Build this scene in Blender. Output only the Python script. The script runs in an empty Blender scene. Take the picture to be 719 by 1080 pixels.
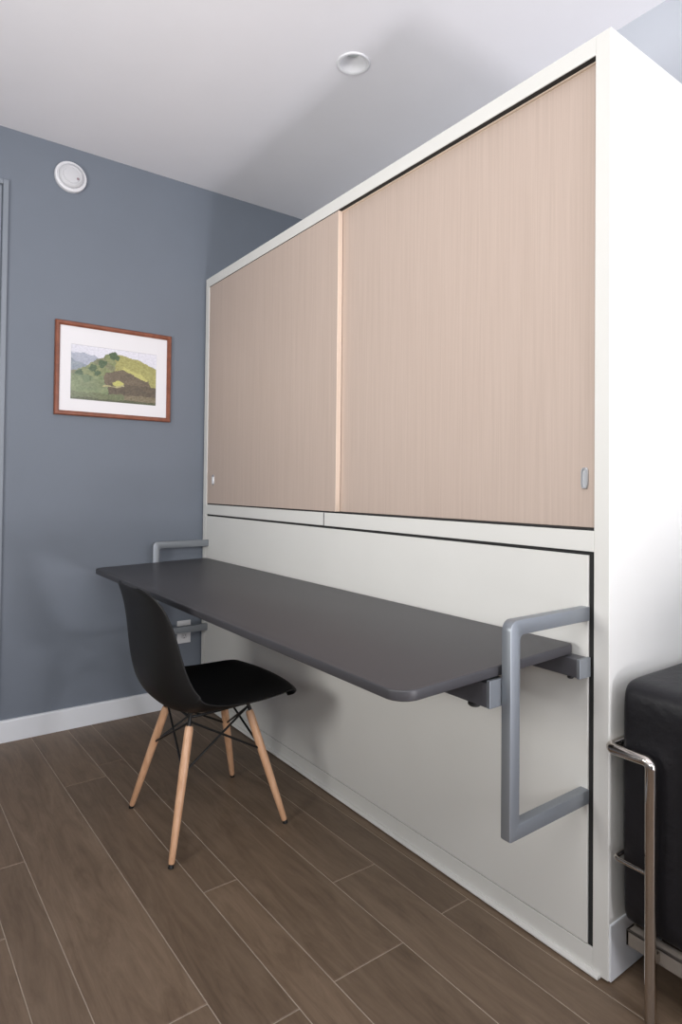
import bpy, bmesh, math, random
from mathutils import Vector, Matrix, noise

random.seed(4)
SC = bpy.context.scene
COL = SC.collection
PI = math.pi

# ------------------------------------------------------------------ materials
def new_mat(name):
    m = bpy.data.materials.new(name)
    m.use_nodes = True
    nt = m.node_tree
    return m, nt, nt.nodes['Principled BSDF']

def node(nt, kind, **kw):
    n = nt.nodes.new(kind)
    for k, v in kw.items():
        setattr(n, k, v)
    return n

def rgb(r, g, b):            # sRGB 0..255 -> linear
    f = lambda c: (c/255/12.92) if c/255 <= .04045 else ((c/255+.055)/1.055)**2.4
    return (f(r), f(g), f(b), 1)

def surface(name, col, rough=.5, metal=0., var=.04, scale=6., bump=0., bscale=200., spec=.5, stretch=None):
    """plain procedural surface: base colour with a faint noise variation and optional bump"""
    m, nt, p = new_mat(name)
    L = nt.links.new
    tc = node(nt, 'ShaderNodeTexCoord')
    src = tc.outputs['Object']
    if stretch:
        mp = node(nt, 'ShaderNodeMapping'); mp.inputs['Scale'].default_value = stretch
        L(src, mp.inputs['Vector']); src = mp.outputs['Vector']
    no = node(nt, 'ShaderNodeTexNoise'); no.inputs['Scale'].default_value = scale; no.inputs['Detail'].default_value = 4
    L(src, no.inputs['Vector'])
    rp = node(nt, 'ShaderNodeValToRGB')
    rp.color_ramp.elements[0].position = .3; rp.color_ramp.elements[1].position = .7
    rp.color_ramp.elements[0].color = tuple(c*(1-var) for c in col[:3])+(1,)
    rp.color_ramp.elements[1].color = tuple(min(1, c*(1+var)) for c in col[:3])+(1,)
    L(no.outputs['Fac'], rp.inputs['Fac']); L(rp.outputs['Color'], p.inputs['Base Color'])
    p.inputs['Roughness'].default_value = rough; p.inputs['Metallic'].default_value = metal
    p.inputs['Specular IOR Level'].default_value = spec
    if bump:
        n2 = node(nt, 'ShaderNodeTexNoise'); n2.inputs['Scale'].default_value = bscale
        L(src, n2.inputs['Vector'])
        b = node(nt, 'ShaderNodeBump'); b.inputs['Strength'].default_value = bump; b.inputs['Distance'].default_value = .002
        L(n2.outputs['Fac'], b.inputs['Height']); L(b.outputs['Normal'], p.inputs['Normal'])
    return m

def wood_mat(name, c0, c1, c2, axis_scale, rough=.5):
    m, nt, p = new_mat(name)
    L = nt.links.new
    tc = node(nt, 'ShaderNodeTexCoord')
    mp = node(nt, 'ShaderNodeMapping'); mp.inputs['Scale'].default_value = axis_scale
    L(tc.outputs['Object'], mp.inputs['Vector'])
    n1 = node(nt, 'ShaderNodeTexNoise'); n1.inputs['Scale'].default_value = 1.0; n1.inputs['Detail'].default_value = 6; n1.inputs['Roughness'].default_value = .65
    L(mp.outputs['Vector'], n1.inputs['Vector'])
    rp = node(nt, 'ShaderNodeValToRGB')
    e = rp.color_ramp.elements
    e[0].position = .32; e[0].color = c0; e[1].position = .68; e[1].color = c2
    k = e.new(.5); k.color = c1
    L(n1.outputs['Fac'], rp.inputs['Fac']); L(rp.outputs['Color'], p.inputs['Base Color'])
    p.inputs['Roughness'].default_value = rough
    b = node(nt, 'ShaderNodeBump'); b.inputs['Strength'].default_value = .08; b.inputs['Distance'].default_value = .001
    L(n1.outputs['Fac'], b.inputs['Height']); L(b.outputs['Normal'], p.inputs['Normal'])
    return m

M = {}
M['cabinet']  = surface('cabinet_lacquer', (.745, .737, .70, 1), .45, var=.01, bump=.03, bscale=350)
M['wood']     = wood_mat('light_oak_veneer', (.505, .40, .336, 1), (.54, .431, .364, 1), (.57, .459, .39, 1), (170, 170, 2.6), .5)
M['wood_edge']= wood_mat('pale_edge_banding', (.70, .56, .46, 1), (.74, .60, .49, 1), (.78, .63, .52, 1), (40, 40, 2), .5)
M['wall_grey']= surface('slate_wall_paint', (.165, .188, .225, 1), .75, var=.015, bump=.08, bscale=420)
M['wall_pale']= surface('pale_wall_paint', (.57, .60, .65, 1), .8, var=.01, bump=.06, bscale=420)
M['ceiling']  = surface('ceiling_paint', (.80, .79, .82, 1), .9, var=.008, bump=.04, bscale=380)
M['trim']     = surface('white_trim_paint', (.77, .79, .82, 1), .45, var=.01)
M['doorpaint']= surface('grey_door_paint', (.23, .25, .285, 1), .45, var=.02)
M['casing']   = surface('grey_casing_paint', (.215, .24, .275, 1), .5, var=.02)
M['desk']     = surface('charcoal_laminate', (.047, .0455, .050, 1), .45, var=.03, bump=.05, bscale=900)
M['steel']    = surface('silver_powder_coat', (.275, .297, .322, 1), .40, .55, var=.02, bump=.05, bscale=900)
M['railmetal']= surface('graphite_powder_coat', (.10, .10, .112, 1), .45, .2, var=.02)
M['chrome']   = surface('polished_nickel_tube', (.62, .57, .52, 1), .16, 1., var=.01)
M['taupe']    = surface('taupe_enamelled_rail', (.20, .175, .15, 1), .4, var=.03)
M['satin']    = surface('satin_aluminium', (.55, .56, .58, 1), .35, .8, var=.02)
M['leather']  = surface('black_leather', (.0085, .0082, .0105, 1), .46, var=.15, scale=14, bump=.7, bscale=45, spec=.35)
M['piping']   = surface('black_leather_piping', (.010, .010, .010, 1), .75, var=.1, spec=.2)
M['shell']    = surface('black_moulded_plastic', (.0065, .0062, .0062, 1), .5, var=.05, bump=.04, bscale=700, spec=.3)
M['beech']    = wood_mat('beech_dowel', (.50, .27, .15, 1), (.60, .345, .20, 1), (.66, .40, .245, 1), (60, 60, 5), .4)
M['blackwire']= surface('black_steel_wire', (.008, .008, .008, 1), .4, .2)
M['rubber']   = surface('black_rubber', (.006, .006, .006, 1), .6)
M['plastic']  = surface('white_plastic', (.76, .76, .78, 1), .4, var=.01)
M['plastic2'] = surface('grey_white_plastic', (.60, .60, .62, 1), .45, var=.01)
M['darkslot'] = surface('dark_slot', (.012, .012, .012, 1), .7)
M['led']      = surface('indicator_tint', (.30, .22, .24, 1), .4)
M['frosted']  = surface('frosted_lens', (.62, .68, .68, 1), .35)
M['redwood']  = wood_mat('cherry_picture_frame', (.17, .052, .028, 1), (.22, .07, .036, 1), (.27, .09, .05, 1), (30, 30, 30), .38)
M['mat']      = surface('white_mat_board', (.78, .77, .79, 1), .85, var=.005)
M['dark']     = surface('interior_shade', (.02, .02, .02, 1), .9)  # near-black colour stands in for shade inside the cabinet

def floor_mat():
    m, nt, p = new_mat('brown_wood_look_tile')
    L = nt.links.new
    g = node(nt, 'ShaderNodeNewGeometry')
    tc = node(nt, 'ShaderNodeTexCoord')
    sep = node(nt, 'ShaderNodeCombineXYZ')
    mul = node(nt, 'ShaderNodeMath', operation='MULTIPLY'); mul.inputs[1].default_value = 37.
    L(g.outputs['Random Per Island'], mul.inputs[0])
    L(mul.outputs[0], sep.inputs['Z']); L(mul.outputs[0], sep.inputs['X'])
    add = node(nt, 'ShaderNodeVectorMath', operation='ADD')
    mp = node(nt, 'ShaderNodeMapping'); mp.inputs['Scale'].default_value = (11, 1.6, 1)
    L(tc.outputs['Object'], mp.inputs['Vector']); L(mp.outputs['Vector'], add.inputs[0]); L(sep.outputs[0], add.inputs[1])
    n1 = node(nt, 'ShaderNodeTexNoise'); n1.inputs['Scale'].default_value = 2.1; n1.inputs['Detail'].default_value = 8; n1.inputs['Roughness'].default_value = .72; n1.inputs['Distortion'].default_value = .9
    L(add.outputs[0], n1.inputs['Vector'])
    rp = node(nt, 'ShaderNodeValToRGB'); e = rp.color_ramp.elements
    e[0].position = .28; e[0].color = (.105, .068, .042, 1); e[1].position = .74; e[1].color = (.225, .160, .108, 1)
    k = e.new(.5); k.color = (.168, .115, .075, 1)
    L(n1.outputs['Fac'], rp.inputs['Fac'])
    # fine grain
    mp2 = node(nt, 'ShaderNodeMapping'); mp2.inputs['Scale'].default_value = (150, 5, 1)
    L(tc.outputs['Object'], mp2.inputs['Vector'])
    n2 = node(nt, 'ShaderNodeTexNoise'); n2.inputs['Scale'].default_value = 1.; n2.inputs['Detail'].default_value = 3
    L(mp2.outputs['Vector'], n2.inputs['Vector'])
    mr = node(nt, 'ShaderNodeMapRange'); mr.inputs['To Min'].default_value = .86; mr.inputs['To Max'].default_value = 1.14
    L(n2.outputs['Fac'], mr.inputs['Value'])
    # tone per plank
    mr2 = node(nt, 'ShaderNodeMapRange'); mr2.inputs['To Min'].default_value = .86; mr2.inputs['To Max'].default_value = 1.12
    L(g.outputs['Random Per Island'], mr2.inputs['Value'])
    mm = node(nt, 'ShaderNodeMath', operation='MULTIPLY'); L(mr.outputs[0], mm.inputs[0]); L(mr2.outputs[0], mm.inputs[1])
    vm = node(nt, 'ShaderNodeVectorMath', operation='SCALE'); L(rp.outputs['Color'], vm.inputs[0]); L(mm.outputs[0], vm.inputs['Scale'])
    L(vm.outputs['Vector'], p.inputs['Base Color'])
    p.inputs['Roughness'].default_value = .5
    b = node(nt, 'ShaderNodeBump'); b.inputs['Strength'].default_value = .12; b.inputs['Distance'].default_value = .002
    L(n1.outputs['Fac'], b.inputs['Height']); L(b.outputs['Normal'], p.inputs['Normal'])
    return m
M['tile'] = floor_mat()
M['grout'] = surface('beige_grout', (.40, .33, .26, 1), .9, var=.1, scale=30)

def print_mat():
    m, nt, p = new_mat('landscape_print')
    a = node(nt, 'ShaderNodeVertexColor'); a.layer_name = 'ink'
    nt.links.new(a.outputs['Color'], p.inputs['Base Color'])
    p.inputs['Roughness'].default_value = .35
    return m
M['print'] = print_mat()

def glass_mat():
    m, nt, p = new_mat('window_glass')
    p.inputs['Base Color'].default_value = (.95, .97, 1, 1)
    p.inputs['Roughness'].default_value = .02
    p.inputs['Transmission Weight'].default_value = 1.
    return m
M['glass'] = glass_mat()

# ------------------------------------------------------------------ mesh helpers
def bm_box(bm, x0, x1, y0, y1, z0, z1, bevel=0., seg=2):
    r = bmesh.ops.create_cube(bm, size=1.)
    vs = r['verts']
    for v in vs:
        v.co = Vector(((x0+x1)/2+v.co.x*(x1-x0), (y0+y1)/2+v.co.y*(y1-y0), (z0+z1)/2+v.co.z*(z1-z0)))
    if bevel:
        es = list({e for v in vs for e in v.link_edges})
        bmesh.ops.bevel(bm, geom=es, offset=bevel, segments=seg, profile=.5, affect='EDGES')
    return bm

def box(x0, x1, y0, y1, z0, z1, bevel=0., seg=2):
    return bm_box(bmesh.new(), x0, x1, y0, y1, z0, z1, bevel, seg)

def fillet(pts, r, n=6, closed=False):
    """round the corners of a polyline"""
    pts = [Vector(p) for p in pts]
    out = []
    N = len(pts)
    for i, p in enumerate(pts):
        if not closed and i in (0, N-1):
            out.append(p); continue
        a = pts[i-1]; b = pts[(i+1) % N]
        d0 = (a-p).normalized(); d1 = (b-p).normalized()
        ang = d0.angle(d1)
        rr = r[i] if isinstance(r, (list, tuple)) else r
        if rr <= 0 or abs(ang-PI) < 1e-3:
            out.append(p); continue
        t = rr/math.tan(ang/2)
        c = p+(d0+d1).normalized()*(rr/math.sin(ang/2))
        s = p+d0*t; e = p+d1*t
        v0 = s-c; v1 = e-c
        tot = v0.angle(v1); ax = v0.cross(v1).normalized()
        for k in range(n+1):
            out.append(c+Matrix.Rotation(tot*k/n, 3, ax) @ v0)
    return out

def bm_tube(bm, pts, r, n=12, closed=False, cap=True):
    pts = [Vector(p) for p in pts]
    N = len(pts)
    rad = r if isinstance(r, (list, tuple)) else [r]*N
    tang = []
    for i in range(N):
        a = pts[i-1] if (closed or i > 0) else pts[i]
        b = pts[(i+1) % N] if (closed or i < N-1) else pts[i]
        tang.append((b-a).normalized())
    up = Vector((0, 0, 1)) if abs(tang[0].z) < .9 else Vector((1, 0, 0))
    u = (up-tang[0]*up.dot(tang[0])).normalized()
    rings = []
    for i in range(N):
        t = tang[i]
        u = (u-t*u.dot(t)).normalized()
        w = t.cross(u)
        rings.append([bm.verts.new(pts[i]+(u*math.cos(2*PI*k/n)+w*math.sin(2*PI*k/n))*rad[i]) for k in range(n)])
    for i in range(N if closed else N-1):
        A = rings[i]; B = rings[(i+1) % N]
        for k in range(n):
            f = bm.faces.new((A[k], A[(k+1) % n], B[(k+1) % n], B[k])); f.smooth = True
    if cap and not closed:
        bm.faces.new(list(reversed(rings[0]))); bm.faces.new(rings[-1])
    return bm

def tube(pts, r, n=12, **k):
    return bm_tube(bmesh.new(), pts, r, n, **k)

def bm_lathe(bm, prof, n=32, mtx=None):
    """revolve (radius, height) pairs about local z"""
    rings = []
    for (r, h) in prof:
        if r < 1e-6:
            rings.append([bm.verts.new((0, 0, h))])
        else:
            rings.append([bm.verts.new((r*math.cos(2*PI*k/n), r*math.sin(2*PI*k/n), h)) for k in range(n)])
    for A, B in zip(rings[:-1], rings[1:]):
        for k in range(n):
            a0, a1 = A[k % len(A)], A[(k+1) % len(A)]
            b0, b1 = B[k % len(B)], B[(k+1) % len(B)]
            vs = []
            for v in (a0, a1, b1, b0):
                if v not in vs: vs.append(v)
            if len(vs) > 2:
                f = bm.faces.new(vs); f.smooth = True
    if mtx is not None:
        for R in rings:
            for v in R: v.co = mtx @ v.co
    bmesh.ops.recalc_face_normals(bm, faces=bm.faces)
    return bm

def lathe(prof, n=32, mtx=None):
    return bm_lathe(bmesh.new(), prof, n, mtx)

def prism(outline, axis, a0, a1, bevel=0., seg=2):
    """extrude a 2-D outline along an axis; outline given in the two other axes (cyclic order)"""
    bm = bmesh.new()
    def P(u, v, a):
        return {'x': (a, u, v), 'y': (u, a, v), 'z': (u, v, a)}[axis]
    lo = [bm.verts.new(P(u, v, a0)) for u, v in outline]
    hi = [bm.verts.new(P(u, v, a1)) for u, v in outline]
    n = len(lo)
    f0 = bm.faces.new(lo); f1 = bm.faces.new(hi)
    for i in range(n):
        bm.faces.new((lo[i], lo[(i+1) % n], hi[(i+1) % n], hi[i]))
    bmesh.ops.recalc_face_normals(bm, faces=bm.faces)
    if bevel:
        es = list({e for f in (f0, f1) for e in f.edges})
        bmesh.ops.bevel(bm, geom=es, offset=bevel, segments=seg, profile=.5, affect='EDGES')
    return bm

def obj(name, bm, mat, parent=None, smooth=None):
    me = bpy.data.meshes.new(name)
    bm.normal_update()
    bm.to_mesh(me); bm.free()
    o = bpy.data.objects.new(name, me)
    COL.objects.link(o)
    for mm in (mat if isinstance(mat, (list, tuple)) else [mat]):
        me.materials.append(mm)
    if smooth:
        for p in me.polygons: p.use_smooth = True
        if smooth != True:
            try: me.set_sharp_from_angle(angle=smooth)
            except Exception: pass
    if parent is not None:
        o.parent = parent
    return o

def thing(name, label, cat, loc=(0, 0, 0), rot=(0, 0, 0), group=None):
    o = bpy.data.objects.new(name, None)
    COL.objects.link(o)
    o.location = loc; o.rotation_euler = rot
    o.empty_display_size = .1
    o['label'] = label; o['category'] = cat
    if group: o['group'] = group
    return o

def struct(name, bm, mat, parent=None, smooth=None):
    o = obj(name, bm, mat, parent, smooth)
    if parent is None: o['kind'] = 'structure'
    return o

SH = .7    # sharp-edge angle for smooth shading

# ------------------------------------------------------------------ dimensions
YW = 2.2266      # slate wall
XR = .6241       # wall behind the cabinet
HC = 2.633       # ceiling
XL = -3.3        # wall left of the camera
YF = -2.75       # wall behind the camera
T = .1           # wall thickness

# ------------------------------------------------------------------ room shell
def build_floor():
    bm = bmesh.new()
    th = .022
    def w(u, v, z): return (u-.022*(v-.5), v, z)
    # grout bed
    q = [(XL-.1, YF-.1), (XR+.1, YF-.1), (XR+.1, YW+.1), (XL-.1, YW+.1)]
    lo = [bm.verts.new((x, y, -.06)) for x, y in q]; hi = [bm.verts.new((x, y, -.0012)) for x, y in q]
    bm.faces.new(hi); bm.faces.new(list(reversed(lo)))
    for i in range(4): bm.faces.new((lo[i], lo[(i+1) % 4], hi[(i+1) % 4], hi[i]))
    for f in bm.faces: f.material_index = 1
    # planks: strips of three widths, 15, 20 and 10 cm, repeating
    lines = []
    x = -.137 + .457*2
    edges = []
    k = 0
    # boundaries, from right to left: -.036(10) -.137(15) -.287(20) -.490(10) -.594(15) -.745(20) -.949 ...
    base = [-.036, -.137, -.287]
    for rep in range(-2, 8):
        for b in base: edges.append(b-.457*rep)
    edges.sort()
    joints = {-.287: .381, -.137: .381}
    known = [(-.036, -.137, .381), (-.137, -.287, .646), (-.287, -.493, .362), (-.493, -.594, .814), (-.594, -.744, .346), (-.744, -.950, .470), (-.950, -1.051, 1.245), (-1.051, -1.201, .931)]
    g = .0026
    for a, b in zip(edges[:-1], edges[1:]):
        if b < XL-.15 or a > XR+.15: continue
        mid = (a+b)/2
        j = None
        for (k1, k0, yj) in known:
            if k0-.02 < mid < k1+.02: j = yj
        if j is None: j = random.uniform(0, 1.3)
        LN = .953 if b-a < .12 else (1.31 if b-a < .175 else 1.83)      # boards of three formats
        y = j-LN*6
        while y < YW+.1:
            y0 = max(y, YF-.05); y1 = min(y+LN, YW+.05)
            if y1-y0 > .02:
                c = [(a+g, y0+g), (b-g, y0+g), (b-g, y1-g), (a+g, y1-g)]
                vs = [bm.verts.new(w(u, v, 0)) for u, v in c]
                vl = [bm.verts.new(w(u + (g*.6 if i in (1, 2) else -g*.6), v + (g*.6 if i > 1 else -g*.6), -.0012)) for i, (u, v) in enumerate(c)]
                f = bm.faces.new(vs); f.material_index = 0
                for i in range(4):
                    f = bm.faces.new((vl[i], vl[(i+1) % 4], vs[(i+1) % 4], vs[i])); f.material_index = 0
            y += LN
    return struct('floor', bm, [M['tile'], M['grout']])
build_floor()

DL = (.022, 1.004)           # downlight centre
def build_ceiling():
    bm = bmesh.new()
    x0, x1, y0, y1 = XL-T, XR+T, YF-T, YW+T
    outer = [bm.verts.new(p) for p in ((x0, y0, HC), (x1, y0, HC), (x1, y1, HC), (x0, y1, HC))]
    hole = [bm.verts.new((DL[0]+.05*math.cos(2*PI*k/32), DL[1]+.05*math.sin(2*PI*k/32), HC)) for k in range(32)]
    es = [bm.edges.new((outer[i], outer[(i+1) % 4])) for i in range(4)]+[bm.edges.new((hole[i], hole[(i+1) % 32])) for i in range(32)]
    bmesh.ops.triangle_fill(bm, edges=es, use_beauty=True)
    for f in bm.faces:
        if f.normal.z > 0: f.normal_flip()
    # top skin so that the ceiling is a closed slab above the recess
    bm_box(bm, x0, x1, y0, y1, HC+.16, HC+.2)
    for (a, b, c, d) in ((x0, x1, y0, y0+.02), (x0, x1, y1-.02, y1), (x0, x0+.02, y0, y1), (x1-.02, x1, y0, y1)):
        bm_box(bm, a, b, c, d, HC+.001, HC+.17)
    return struct('ceiling', bm, M['ceiling'])
build_ceiling()

struct('wall_back', box(XL-T, XR+T, YW, YW+T, -.05, HC), M['wall_grey'])
struct('wall_right', box(XR, XR+T, YF-T, YW, -.05, HC), M['wall_pale'])

# unseen windows added to carry fill light: (wall, horizontal range, z range)
W1 = (-2.5, -.3, 1.4, 2.35)        # added wide window in the wall behind the camera
W2 = (-1.9, .3, 1.15, 2.4)         # added wide window in the left wall
bm = bmesh.new()
bm_box(bm, XL, W1[0], YF-T, YF, -.05, HC); bm_box(bm, W1[1], XR, YF-T, YF, -.05, HC)
bm_box(bm, W1[0], W1[1], YF-T, YF, -.05, W1[2]); bm_box(bm, W1[0], W1[1], YF-T, YF, W1[3], HC)
struct('wall_front', bm, M['wall_grey'])
bm = bmesh.new()
bm_box(bm, XL-T, XL, YF, W2[0], -.05, HC); bm_box(bm, XL-T, XL, W2[1], YW, -.05, HC)
bm_box(bm, XL-T, XL, W2[0], W2[1], -.05, W2[2]); bm_box(bm, XL-T, XL, W2[0], W2[1], W2[3], HC)
struct('wall_left', bm, M['wall_grey'])

def window(name, wall, a0, a1, z0, z1, pos):
    """frame and pane set in the wall's thickness"""
    e = bpy.data.objects.new(name, None); COL.objects.link(e); e['kind'] = 'structure'
    f = .045
    def B(a, b, c, d, t0, t1, bv=.003):
        return (a, b, pos+t0, pos+t1, c, d) if wall == 'y' else (pos+t0, pos+t1, a, b, c, d)
    bm = bmesh.new()
    for (a, b, c, d) in ((a0, a0+f, z0, z1), (a1-f, a1, z0, z1), (a0+f, a1-f, z0, z0+f), (a0+f, a1-f, z1-f, z1)):
        bm_box(bm, *B(a, b, c, d, -.07, -.03))
    if a1-a0 > 1:
        m = (a0+a1)/2
        bm_box(bm, *B(m-.025, m+.025, z0+f, z1-f, -.07, -.03))
    obj('window_frame', bm, M['trim'], e)
    obj('window_pane', box(*B(a0+f, a1-f, z0+f, z1-f, -.053, -.047)), M['glass'], e)
    bm = bmesh.new()
    bm_box(bm, *B(a0-.02, a1+.02, z0-.03, z0, -.03, .03))
    obj('window_sill', bm, M['trim'], e)
    return e
window('added_window_1', 'y', *W1, YF)
window('added_window_2', 'x', *W2, XL)

# baseboards (small rounded top edge)
BH = .0928
def bb_outline(d):     # (depth, height)
    return [(0, 0), (d, 0), (d, BH-.006), (d-.003, BH-.001), (d-.006, BH), (0, BH)]
bm = prism([(YW-u, v) for u, v in bb_outline(.014)], 'x', XL, XR)
struct('baseboard_back', bm, M['trim'])
bm = prism([(XR-u, v) for u, v in bb_outline(.014)], 'y', YF, -.02)
struct('baseboard_right', bm, M['trim'])
bm = prism([(XL+u, v) for u, v in bb_outline(.014)], 'y', YF+.02, YW-.02)
struct('baseboard_left', bm, M['trim'])

# grey closet door at the left edge of the slate wall, its casing above the baseboard
d = bpy.data.objects.new('door_1', None); COL.objects.link(d); d['kind'] = 'structure'
d.location = (-1.33, YW, 0)
def rel(b, loc):
    for v in b.verts: v.co -= Vector(loc)
    return b
DX0, DX1, DZ0, DZ1 = -1.76, -.908, .115, 2.402
bm = bmesh.new()
cw = .022
bm_box(bm, DX1-cw, DX1, YW-.016, YW, DZ0, DZ1, .003)
bm_box(bm, DX0, DX0+cw, YW-.016, YW, DZ0, DZ1, .003)
bm_box(bm, DX0+cw, DX1-cw, YW-.016, YW, DZ1-cw, DZ1, .003)
obj('door_casing', rel(bm, d.location), M['casing'], d)
obj('door_slab', rel(box(DX0+cw+.004, DX1-cw-.004, YW-.006, YW, .19, DZ1-cw-.004, .002), d.location), M['doorpaint'], d)
obj('door_gap', rel(box(DX0+cw, DX1-cw, YW-.003, YW, .135, .19), d.location), M['darkslot'], d)
bm = bmesh.new()
bm_box(bm, -.985, -.94, YW-.01, YW-.006, .80, .95, .002)
bm_tube(bm, [(-.962, YW-.006, .875), (-.962, YW-.045, .875), (-.962, YW-.05, .875), (-1.07, YW-.05, .875)], .009, 10)
obj('door_handle', rel(bm, d.location), M['satin'], d, SH)

# ------------------------------------------------------------------ wall bed cabinet
L_, H_, DP = YW-.015, 2.1588, .612
cab = thing('wall_bed', 'tall white fold-down wall bed cabinet with two light oak sliding doors', 'wall bed', (.3, 1.1, 0))
def cpart(name, bm, mat, smooth=None, parent=None):
    return obj(name, rel(bm, cab.location), mat, parent or cab, smooth)
PT = .0382
ZT, ZR1, ZR0 = 2.1139, 1.0056, .9573
cpart('side_panel', box(0, DP, 0, PT, 0.006, H_, .0015), M['cabinet'])
cpart('side_panel', box(0, DP, L_-PT, L_, 0, H_, .0015), M['cabinet'])
cpart('top_panel', box(0, DP, PT, L_-PT, ZT, H_, .001), M['cabinet'])
cpart('back_panel', box(DP-.012, DP, PT, L_-PT, .02, ZT), M['cabinet'])
ys = 1.131
cpart('rail', box(0, .35, PT, ys-.0032, ZR0, ZR1, .0015), M['cabinet'])
cpart('rail', box(0, .35, ys+.0032, L_-PT, ZR0, ZR1, .0015), M['cabinet'])
cpart('bed_panel', box(0, .022, .0520, L_-PT-.004, .060, .9485, .0015), M['cabinet'])
cpart('kick_board', box(0, .02, PT, L_-PT, .004, .0575, .001), M['cabinet'])
cpart('floor_strip', prism([(-.013, .004), (0, .004), (0, .0125), (-.004, .0125), (-.010, .011), (-.013, .007)], 'y', .018, L_-.002), M['cabinet'])
# low white skirting on the near side
cpart('side_skirting', prism([(-.0, .006), (-.004, .006), (-.004, .128), (-.003, .130), (0, .130)], 'x', .004, DP), M['trim'])
cpart('bed_box', box(.0235, .42, PT+.0005, L_-PT-.0005, .06, ZR0-.0005, .002), M['dark'])
cpart('door_track_shade', box(.0025, .06, PT+.0005, L_-PT-.0005, ZT-.0012, ZT-.0001), M['darkslot'])  # dark track strips, with the door gaps' shade put into their colour
cpart('door_track_shade', box(.006, .06, PT+.0005, L_-PT-.0005, ZR1, ZR1+.0055), M['darkslot'])
cpart('gap_shade', box(.0045, .0235, PT+.0002, .0518, .058, ZR0-.0005), M['dark'])  # dark strips painted as the shade in the gap round the bed panel
cpart('gap_shade', box(.0045, .0235, .0518, L_-PT-.0045, .9487, ZR0-.0005), M['dark'])
cpart('seam_shade', box(.0015, .3, ys-.0034, ys+.0034, ZR0+.001, ZR1-.001), M['dark'])  # dark strip that draws the shade between the two rails

def sliding_door(x0, y0, y1, z1, ph, strip, top=False):
    dr = cpart('sliding_door', box(x0, x0+.018, y0+(.003 if strip else 0), y1, ZR1+.006, z1, .0012), M['wood'])
    if strip:
        cpart('edge_banding', box(x0-.001, x0+.019, y0, y0+.003, ZR1+.006, z1, .0008), M['wood_edge'], parent=dr)
    if top:
        cpart('edge_banding', box(x0-.0075, x0+.0185, y0, y1, z1-.0005, z1+.0024, .0006), M['wood_edge'], parent=dr)
    # flush pull: raised oval rim with a shallow dish
    yc, zc = ph
    a, b = .0095, .0255
    def ov(k, s):
        out = []
        for i in range(24):
            t = 2*PI*i/24
            c, n = math.cos(t), math.sin(t)
            out.append((yc+s*a*math.copysign(abs(c)**.5, c), zc+(b-a+s*a)*math.copysign(abs(n)**.5, n)))
        return out
    bm = bmesh.new()
    rings = []
    for s, x in ((1., 0), (1., -.0035), (.85, -.005), (.62, -.005), (.5, -.0012)):
        rings.append([bm.verts.new((x0+x, u, v)) for u, v in ov(0, s)])
    for A, B in zip(rings[:-1], rings[1:]):
        for i in range(24): bm.faces.new((A[i], A[(i+1) % 24], B[(i+1) % 24], B[i]))
    bm.faces.new(rings[-1])
    bmesh.ops.recalc_face_normals(bm, faces=bm.faces)
    cpart('door_pull', bm, M['satin'], SH, dr)
    return dr
sliding_door(.003, 1.058, L_-PT-.0015, ZT-.002, (2.098, 1.130), True)
sliding_door(.0245, PT+.0015, 1.10, ZT-.004, (.0765, 1.128), False, True)

# ------------------------------------------------------------------ fold-down desk
desk = thing('folding_desk', 'long charcoal desk folded out level from the white bed panel on silver frames', 'desk', (0, 1.1, 0))
def dpart(name, bm, mat, smooth=None, parent=None):
    return obj(name, rel(bm, desk.location), mat, parent or desk, smooth)
X0, Y0, Y1 = -.553, .0785, 2.142
TH = .0215
# rounded outline (x, y)
rc = [(-.012, Y0), (-.012, Y1), (X0, Y1), (X0, Y0)]
ol = [(p.x, p.y) for p in fillet([Vector((a, b, 0)) for a, b in rc], [.016, .016, .045, .045], 10, closed=True)]
bm = prism(ol, 'z', -TH, 0, .003, 3)
slope = math.atan(.016/.54)
rot = Matrix.Rotation(-slope, 4, 'Y')
for v in bm.verts:
    v.co = Matrix.Translation((0, 0, .7415)) @ rot @ v.co
dpart('desktop', bm, M['desk'], SH)
def ztop(x): return .7415+x*math.tan(slope)

UY = .0235   # bar thickness along the wall
UX = .0315   # bar width
def u_frame(y0):
    xo, zt, zb = -.283, .8300, .3800
    pts = [(0, zt), (xo, zt), (xo, zb), (0, zb), (0, zb+UX), (xo+UX, zb+UX), (xo+UX, zt-UX), (0, zt-UX)]
    pv = [Vector((a, b, 0)) for a, b in pts]
    o2 = [(p.x, p.y) for p in fillet(pv, [0, .022, .006, 0, 0, .002, .012, 0], 6, closed=True)]
    return prism(o2, 'y', y0, y0+UY, .002, 2)
UN, UFR = .0475, 2.137
for y0 in (UN, UFR):
    f = dpart('support_frame', u_frame(y0), M['steel'], SH)
    f['label'] = 'silver square-bar support frame at the %s end of the desk' % ('near' if y0 < 1 else 'far')
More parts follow.
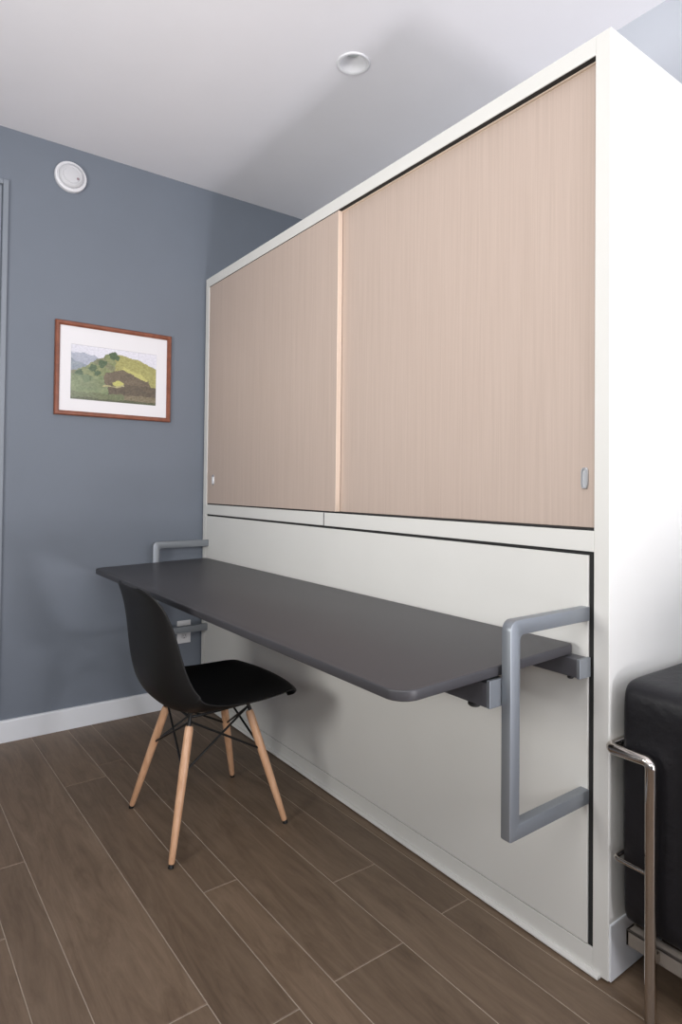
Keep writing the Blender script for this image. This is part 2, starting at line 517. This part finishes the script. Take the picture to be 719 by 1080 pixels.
# rails under the top, their light end plates and the rubber bumpers
rl = dpart('support_rail', box(-.318, -.255, .0805, 2.134, .652, ztop(-.255)-TH-.010, .002), M['railmetal'])
for ya, yb in ((.0715, .0803), (2.1342, 2.1368)):
    dpart('end_plate', box(-.318, -.252, ya, yb, .652, .7085, .001), M['steel'], parent=rl)
rr = dpart('support_rail', box(-.042, -.0012, .0535, 2.146, .672, .7145, .002), M['railmetal'])
for ya, yb in ((.0445, .0533), (2.1462, 2.153)):
    dpart('end_plate', box(-.044, -.0008, ya, yb, .671, .7155, .001), M['steel'], parent=rr)
def bumper(x, y, z, r, h, parent):
    dpart('bumper', lathe([(0, z), (r*.6, z), (r*.6, z-h*.4), (r, z-h*.45), (r*1.05, z-h*.8), (r*.8, z-h), (0, z-h)], 16, Matrix.Translation((x, y, 0))), M['rubber'], SH, parent)
for y in (.135, 2.08):
    bumper(-.292, y, .652, .0135, .015, rl)
    bumper(-.022, y-.052 if y < 1 else y+.03, .672, .007, .010, rr)

# ------------------------------------------------------------------ shell chair
chair = thing('shell_chair', 'black moulded shell chair with beech dowel legs pulled up to the desk', 'chair', (-.431, 1.176, 0))
def chair_shell():
    # centre profile front lip -> back top: (x, z, half width, curl)
    K = [(.222, .400, .150, .000), (.231, .411, .176, .000), (.229, .426, .194, .000), (.212, .4335, .206, .003), (.180, .432, .218, .007), (.125, .424, .229, .013),
         (.040, .413, .236, .024), (-.055, .403, .238, .042), (-.130, .402, .236, .066), (-.178, .422, .233, .078), (-.208, .468, .228, .075), (-.223, .528, .221, .064),
         (-.231, .590, .214, .053), (-.238, .660, .205, .042), (-.246, .715, .193, .030), (-.257, .755, .172, .019), (-.267, .776, .140, .012), (-.275, .788, .085, .008)]
    n = len(K); ns = 25
    def cr(i, t):
        p = [K[max(0, min(n-1, j))] for j in (i-1, i, i+1, i+2)]
        return [0.5*((2*p[1][c])+(-p[0][c]+p[2][c])*t+(2*p[0][c]-5*p[1][c]+4*p[2][c]-p[3][c])*t*t+(-p[0][c]+3*p[1][c]-3*p[2][c]+p[3][c])*t**3) for c in range(4)]
    prof = []
    for i in range(n-1):
        for k in range(3): prof.append(cr(i, k/3))
    prof.append(list(K[-1]))
    bm = bmesh.new(); rows = []
    for i, (x, z, w, c) in enumerate(prof):
        a = prof[max(0, i-1)]; b = prof[min(len(prof)-1, i+1)]
        tx, tz = b[0]-a[0], b[1]-a[1]; l = math.hypot(tx, tz); tx /= l; tz /= l
        nx, nz = tz, -tx
        row = []
        for j in range(ns):
            s = -1+2*j/(ns-1)
            cc = c*abs(s)**2.4
            bul = .030*max(0, min(1, (x-.06)/.13))*(math.cos(s*PI/2)**1.2 if abs(s) < 1 else 0)-.004*max(0, min(1, (x-.06)/.13))
            row.append(bm.verts.new((x+nx*cc+bul, w*math.sin(s*PI/2*.82)/math.sin(PI/2*.82), z+nz*cc)))
        rows.append(row)
    for A, B in zip(rows[:-1], rows[1:]):
        for j in range(ns-1):
            f = bm.faces.new((A[j], A[j+1], B[j+1], B[j])); f.smooth = True
    bmesh.ops.recalc_face_normals(bm, faces=bm.faces)
    return bm
sh = obj('shell', chair_shell(), M['shell'], chair, True)
md = sh.modifiers.new('thick', 'SOLIDIFY'); md.thickness = .006; md.offset = 0
md = sh.modifiers.new('smooth', 'SUBSURF'); md.levels = 1; md.render_levels = 2

FT = {('r', 'n'): (-.2025, -.209), ('f', 'n'): (.1926, -.1905), ('r', 'f'): (-.1877, .1948), ('f', 'f'): (.198, .2052)}
TPZ = .372
TP = {('r', 'n'): (-.112, -.118), ('f', 'n'): (.098, -.098), ('r', 'f'): (-.108, .080), ('f', 'f'): (.100, .098)}
def onleg(k, z):
    f = Vector((*FT[k], 0)); t = Vector((*TP[k], TPZ))
    return f+(t-f)*(z/TPZ)
for k in FT:
    f = Vector((*FT[k], .010)); t = onleg(k, TPZ-.012)
    f = onleg(k, .010)
    dirv = t-f
    pts = [f+dirv*s for s in (0, .012, .3, .7, .97, 1)]
    lg = obj('leg', tube(pts, [.0078, .0092, .0118, .0136, .0132, .0110], 16), M['beech'], chair, SH)
    a = onleg(k, 0.0)
    obj('glide', tube([a, a+dirv*.012, a+dirv*.026], [.0080, .0084, .0070], 12), M['rubber'], lg, SH)
    # bracket holding the leg's upper end
    obj('leg_bracket', tube([onleg(k, TPZ-.030)+Vector((0, 0, .012)), onleg(k, TPZ)+Vector((0, 0, .010)), onleg(k, TPZ)+Vector((0, 0, .031))], [.0065, .0062, .0075], 10), M['blackwire'], lg, SH)
def wire(a, b):
    obj('wire_brace', tube([a, b], .0036, 8), M['blackwire'], chair, SH)
ZL = .235
for (a, b) in ((('r', 'n'), ('f', 'n')), (('r', 'f'), ('f', 'f')), (('r', 'n'), ('r', 'f')), (('f', 'n'), ('f', 'f'))):
    wire(onleg(a, TPZ), onleg(b, ZL)); wire(onleg(b, TPZ), onleg(a, ZL))
cor = [onleg(k, TPZ)+Vector((0, 0, .012)) for k in (('r', 'n'), ('f', 'n'), ('f', 'f'), ('r', 'f'))]
obj('mount_frame', tube(fillet(cor, .02, 4, closed=True), .0045, 8, closed=True), M['blackwire'], chair, SH)

# ------------------------------------------------------------------ leather sofa in a tube frame
sofa = thing('leather_sofa', 'black leather sofa corner in a tubular metal frame beside the white cabinet', 'sofa', (.3, -.75, 0))
def cushion(x0, x1, y0, y1, z0, z1, r=.028, puff=.006):
    bm = bmesh.new()
    bm_box(bm, x0, x1, y0, y1, z0, z1)
    bmesh.ops.subdivide_edges(bm, edges=bm.edges[:], cuts=9, use_grid_fill=True)
    cx, cy, cz = (x0+x1)/2, (y0+y1)/2, (z0+z1)/2
    hx, hy, hz = (x1-x0)/2, (y1-y0)/2, (z1-z0)/2
    for v in bm.verts:
        p = v.co-Vector((cx, cy, cz))
        q = Vector((max(-hx+r, min(hx-r, p.x)), max(-hy+r, min(hy-r, p.y)), max(-hz+r, min(hz-r, p.z))))
        dv = p-q
        if dv.length > 1e-6:
            dv = dv.normalized()*r
            p = q+dv
        # gentle stuffing
        u, w, t = p.x/hx, p.y/hy, p.z/hz
        k = puff*(1-min(1, abs(u))**2*.8)*(1-min(1, abs(w))**2*.8)*(1-min(1, abs(t))**2*.8)
        nn = noise.noise(p*9.)*.003
        v.co = Vector((cx, cy, cz))+p+(dv.normalized()*(k+nn) if dv.length > 1e-6 else Vector())
    return bm
def spart(name, bm, mat, smooth=None, parent=None, sub=0):
    o = obj(name, rel(bm, sofa.location), mat, parent or sofa, smooth)
    if sub:
        m_ = o.modifiers.new('smooth', 'SUBSURF'); m_.levels = 1; m_.render_levels = 2
    return o
SY = -1.50           # far end of the sofa (behind the frame's right edge)
def arm(y0, y1):
    spart('arm_cushion', cushion(.006, .585, y0, y1, .146, .680, .013, .004), M['leather'], True, sub=1)
arm(-.186, -.0215); arm(SY+.0215, SY+.186)
spart('back_cushion', cushion(.43, .585, SY+.19, -.19, .148, .648), M['leather'], True, sub=1)
ym = (SY)/2
spart('seat_cushion', cushion(.012, .425, SY+.188, ym-.002, .148, .42), M['leather'], True, sub=1)
spart('seat_cushion', cushion(.012, .425, ym+.002, -.188, .148, .42), M['leather'], True, sub=1)
# chrome tube: leg, across the front of the arm, round the outside and the back, and down again
xt, zt, yl = -.022, .5345, -.106
yo, yo2 = -.0138, SY+.0138
path = [(xt, yl, .004), (xt, yl, zt), (xt, yo, zt), (.606, yo, zt), (.606, yo2, zt), (xt, yo2, zt), (xt, SY-yl, zt), (xt, SY-yl, .004)]
fr = spart('tube_frame', tube(fillet(path, [0, .0135, .0145, .03, .03, .0145, .0135, 0], 7), .0118, 16), M['chrome'], SH)
zr = .302
mp_ = [(xt, yl, zr), (xt, -.026, zr), (.600, -.026, zr), (.600, SY+.026, zr), (xt, SY+.026, zr), (xt, SY-yl, zr)]
spart('retaining_rod', tube(fillet(mp_, [0, .012, .02, .02, .012, 0], 5), .0048, 10), M['chrome'], SH)
for y in (yo-.012, yo2+.012):
    spart('rear_leg', tube([(.59, y, .004), (.59, y, zt)], .0128, 14), M['chrome'], SH)
# angle rails below the cushions
bm = bmesh.new()
for (a, b, c, e) in ((.002, .030, SY+.04, -.040), (.575, .595, SY+.04, -.040)):
    bm_box(bm, a, a+.005 if a < .1 else b, c, e, .112, .146, .001)
    bm_box(bm, a, b, c, e, .141, .146, .001)
for (c, e) in ((-.046, -.040), (SY+.04, SY+.046)):
    bm_box(bm, .002, .595, c, e, .112, .146, .001)
spart('base_rail', bm, M['taupe'])
spart('rail_bracket', box(xt-.002, .004, yl-.008, yl+.008, .120, .140, .001), M['chrome'])

# ------------------------------------------------------------------ framed landscape print
pic = thing('framed_picture', 'landscape print of green hills in a reddish wood frame on the slate wall', 'picture', (-.4475, YW, 1.625))
FW, FH, FD = .5335, .425, .022
bw = .020
def frame_bm():
    bm = bmesh.new()
    prof = [(0, 0), (0, -FD+.004), (.004, -FD), (bw-.006, -FD), (bw, -FD+.006), (bw, -.006), (bw, 0)]   # (inset, y)
    rings = []
    for (sx, sz) in ((-1, -1), (1, -1), (1, 1), (-1, 1)):
        rings.append([bm.verts.new((sx*(FW/2-i), y, sz*(FH/2-i))) for i, y in prof])
    for a in range(4):
        A, B = rings[a], rings[(a+1) % 4]
        for k in range(len(prof)-1): bm.faces.new((A[k], B[k], B[k+1], A[k+1]))
    bmesh.ops.recalc_face_normals(bm, faces=bm.faces)
    return bm
obj('frame', frame_bm(), M['redwood'], pic)
PX0, PX1, PZ0, PZ1 = -.198, .195, -.1365, .113
bm = bmesh.new()
ox, oz = FW/2-bw+.001, FH/2-bw+.001
for (a, b, c, e) in ((-ox, PX0, -oz, oz), (PX1, ox, -oz, oz), (PX0, PX1, -oz, PZ0), (PX0, PX1, PZ1, oz)):
    bm_box(bm, a, b, -.010, -.004, c, e)
obj('mat_board', bm, M['mat'], pic)
def print_bm():
    bm = bmesh.new()
    lay = bm.loops.layers.color.new('ink')
    nx, nz = 132, 84
    def sm(a, b, x):
        t = max(0, min(1, (x-a)/(b-a))); return t*t*(3-2*t)
    def mix(c, d, t): return tuple(c[i]+(d[i]-c[i])*t for i in range(3))
    def paint(u, v):   # u to the right, v upwards
        u0, v0 = u, v
        u += .030*noise.noise(Vector((u0*9, v0*9, 3)))+.012*noise.noise(Vector((u0*25, v0*25, 7)))
        v += .030*noise.noise(Vector((u0*9, v0*9, 13)))+.014*noise.noise(Vector((u0*25, v0*25, 17)))
        n1 = noise.noise(Vector((u*5, v*5, 1)))*.5+.5
        n2 = noise.noise(Vector((u*16, v*16, 4)))*.5+.5
        n3 = noise.noise(Vector((u*34, v*30, 9)))*.5+.5
        c = mix((205, 205, 220), (226, 224, 234), v)                       # sky
        far = .80+.05*math.sin(u*9+.5)+.04*n1-.10*u
        if v < far: c = mix((150, 158, 178), (178, 182, 196), n2)            # far blue hills
        if v < .66+.09*math.sin(u*7+2.3)+.05*n2 and u < .45: c = mix((118, 132, 146), (150, 160, 166), n2)
        # main hill
        ridge = .50+.42*math.exp(-((u-.50)/.30)**2) if u < .50 else .92-.30*(u-.50)-.05*sm(.8, 1, u)
        ridge += .03*(n2-.5)
        if v < ridge:
            g = mix((104, 122, 66), (150, 152, 92), n2)
            if u > .50: g = mix((146, 142, 68), (188, 180, 88), n3)
            if n1 > .58 and u < .52: g = mix(g, (120, 112, 84), .5)
            c = g
        # dark tree clumps on the left flank and the summit
        for (a, b, r) in ((.24, .60, .045), (.36, .70, .05), (.10, .48, .05), (.48, .88, .05), (.18, .40, .05), (.53, .84, .03), (.30, .52, .035)):
            if (u-a)**2+((v-b)*.7)**2 < (r*(.7+.6*n3))**2: c = mix((54, 80, 46), (84, 106, 64), n3)
        if u < .42 and v < .46: c = mix(c, mix((96, 116, 70), (142, 158, 104), n2), .7)
        # brown shaded faces
        t1 = .64-.55*abs(u-.60)
        if .38 < u < .92 and .30 < v < t1: c = mix((92, 78, 58), (122, 104, 76), n2)
        if u > .42 and v < .37-.02*u and v > .13: c = mix((82, 70, 52), (104, 88, 64), n2)
        if abs(v-(.66-.62*(u-.60))) < .028 and .58 < u < .90: c = (196, 190, 92)   # lit ridge band
        if (u-.55)**2*.8+(v-.36)**2 < .0042 and v > .32: c = (196, 192, 84)
        if .36 < u < .62 and abs(v-(.29+.1*(u-.4))) < .014: c = (182, 172, 110)
        if v < .15: c = mix((88, 100, 58), (122, 128, 82), n3)
        if v < .15 and u > .62: c = mix((104, 90, 62), (142, 128, 92), n3)
        if v < .05: c = mix((66, 74, 44), (96, 98, 62), n3)
        g_ = (c[0]+c[1]+c[2])/3
        hz = .16+.22*sm(.45, 0, u0)                       # the left of the view is hazier
        c = tuple(mix(c, (g_, g_, g_+6), .22)); c = mix(c, (176, 182, 190), hz*.6)
        c = tuple(max(0, min(255, q+(noise.noise(Vector((u0*48, v0*40, 21)))*16))) for q in c)
        return (c[0]/255, c[1]/255, c[2]/255, 1)
    g = [[bm.verts.new((PX0+(PX1-PX0)*i/nx, -.006, PZ0+(PZ1-PZ0)*j/nz)) for j in range(nz+1)] for i in range(nx+1)]
    for i in range(nx):
        for j in range(nz):
            f = bm.faces.new((g[i][j], g[i+1][j], g[i+1][j+1], g[i][j+1]))
            c = paint((i+.5)/nx, (j+.5)/nz)
            for l in f.loops: l[lay] = c
    # a sheet with thickness
    bm_box(bm, PX0, PX1, -.0055, -.003, PZ0, PZ1)
    return bm
obj('print', print_bm(), M['print'], pic)

# ------------------------------------------------------------------ smoke detector, downlight, outlet
sm_ = thing('smoke_detector', 'round white smoke detector high on the slate wall above the picture', 'smoke detector', (-.661, YW, 2.4915))
R = Matrix.Rotation(PI/2, 4, 'X')      # local z -> -y (out of the wall)
obj('base', lathe([(0, 0), (.0675, 0), (.0685, .004), (.0685, .016), (.066, .021), (.060, .023), (.056, .019), (0, .019)], 48, R), M['plastic'], sm_, SH)
obj('cap', lathe([(.054, .019), (.053, .028), (.050, .033), (.040, .037), (.036, .035), (.034, .038), (.018, .041), (0, .0415)], 48, R), M['plastic2'], sm_, SH)
obj('indicator', lathe([(.0055, .030), (.0055, .0415), (.004, .0425), (0, .0425)], 16, R @ Matrix.Translation((.025, -.012, 0))), M['led'], sm_, SH)

dl = thing('downlight', 'round recessed white downlight in the ceiling', 'ceiling light', (DL[0], DL[1], HC))
obj('trim_ring', lathe([(.047, .002), (.047, -.002), (.052, -.005), (.058, -.0045), (.0605, -.0015), (.0605, 0)], 40), M['plastic'], dl, SH)
obj('reflector', lathe([(.0475, .0), (.046, .012), (.040, .035), (.034, .05)], 40), M['plastic'], dl, SH)
obj('lens', lathe([(0, .040), (.018, .041), (.030, .044), (.0335, .049), (.0335, .07), (0, .07)], 32), M['frosted'], dl, SH)

ot = thing('wall_outlet', 'white double power outlet low on the slate wall behind the chair', 'outlet', (-.0885, YW, .366))
obj('plate', box(-.0360, .0360, -.006, 0, -.057, .057, .003), M['plastic'], ot)
for z in (-.0205, .0205):
    s = obj('socket', prism([(.0165*math.cos(t)*(1 if abs(math.cos(t)) < .9 else .98), z+.0145*math.sin(t)) for t in [2*PI*i/24 for i in range(24)]], 'y', -.0085, -.006, .0006), M['plastic2'], ot)
    bm = bmesh.new()
    for x in (-.006, .006): bm_box(bm, x-.001, x+.001, -.0088, -.0084, z-.001, z+.007)
    bm_box(bm, -.002, .002, -.0088, -.0084, z-.010, z-.006)
    obj('slot', bm, M['darkslot'], s)

# ------------------------------------------------------------------ light
def area(name, loc, rot, sx, sy, power, col):
    l = bpy.data.lights.new(name, 'AREA'); l.shape = 'RECTANGLE'; l.size = sx; l.size_y = sy
    l.energy = power; l.color = col
    o = bpy.data.objects.new(name, l); COL.objects.link(o)
    o.location = loc; o.rotation_euler = rot
    return o
# added fill lights set at the two unseen windows
o = area('window_fill', ((W1[0]+W1[1])/2, YF+.03, (W1[2]+W1[3])/2), (PI/2, 0, 0), W1[1]-W1[0]-.09, W1[3]-W1[2]-.09, 14, (.98, .985, 1.))
o.data.spread = math.radians(100)
area('window_fill', (XL+.03, (W2[0]+W2[1])/2, (W2[2]+W2[3])/2), (0, -PI/2, 0), W2[3]-W2[2]-.09, W2[1]-W2[0]-.09, 3, (1., .985, .96))
# added fill lights out of view: two aimed up, two sideways, one overhead
def fill_light(name, loc, d, size, power, col, spread):
    o = area(name, loc, (0, 0, 0), size, size, power, col)
    o.data.spread = math.radians(spread)
    o.rotation_euler = Vector(d).to_track_quat('-Z', 'Y').to_euler()
fill_light('up_fill', (-.08, -2.3, 1.0), (-.05, .42, .90), .34, 15, (.98, .955, 1.), 180)
fill_light('up_fill', (-.07, -2.5, .5), (-.05, .50, .85), .34, 62, (.98, .955, 1.), 180)
fill_light('side_fill', (-2.7, -1.7, 1.6), (.70, .60, .30), .6, 12, (1., .985, .955), 110)
fill_light('side_fill', (-2.2, .45, 1.2), (.84, .22, .38), .5, 19.5, (1., .985, .955), 140)
fill_light('overhead_fill', (-1.6, -.9, HC-.03), (0, 0, -1), 1.2, 20, (1., .99, .975), 180)

w = bpy.data.worlds.new('World'); SC.world = w; w.use_nodes = True
w.node_tree.nodes['Background'].inputs['Color'].default_value = (.8, .88, 1, 1)
w.node_tree.nodes['Background'].inputs['Strength'].default_value = .8

# ------------------------------------------------------------------ camera
yaw, pit, rol = (math.radians(a) for a in (36.2754, .9783, .5974))
F = Vector((math.sin(yaw)*math.cos(pit), math.cos(yaw)*math.cos(pit), math.sin(pit)))
Rv = Vector((math.cos(yaw), -math.sin(yaw), 0)); U = Rv.cross(F)
R2 = Rv*math.cos(rol)+U*math.sin(rol); U2 = -Rv*math.sin(rol)+U*math.cos(rol)
cd = bpy.data.cameras.new('camera'); cam = bpy.data.objects.new('camera', cd); COL.objects.link(cam)
mt = Matrix((R2, U2, -F)).transposed().to_4x4()
mt.translation = Vector((-1.3194, -.7742, 1.101))
cam.matrix_world = mt
cd.sensor_fit = 'HORIZONTAL'; cd.sensor_width = 36.
cd.lens = 36*657.262/719
cd.shift_y = -37.5713/719
cd.clip_start = .02
SC.camera = cam

SC.view_settings.view_transform = 'Standard'
SC.view_settings.look = 'None'
SC.view_settings.gamma = 1.
SC.view_settings.use_curve_mapping = False
SC.view_settings.exposure = -.1
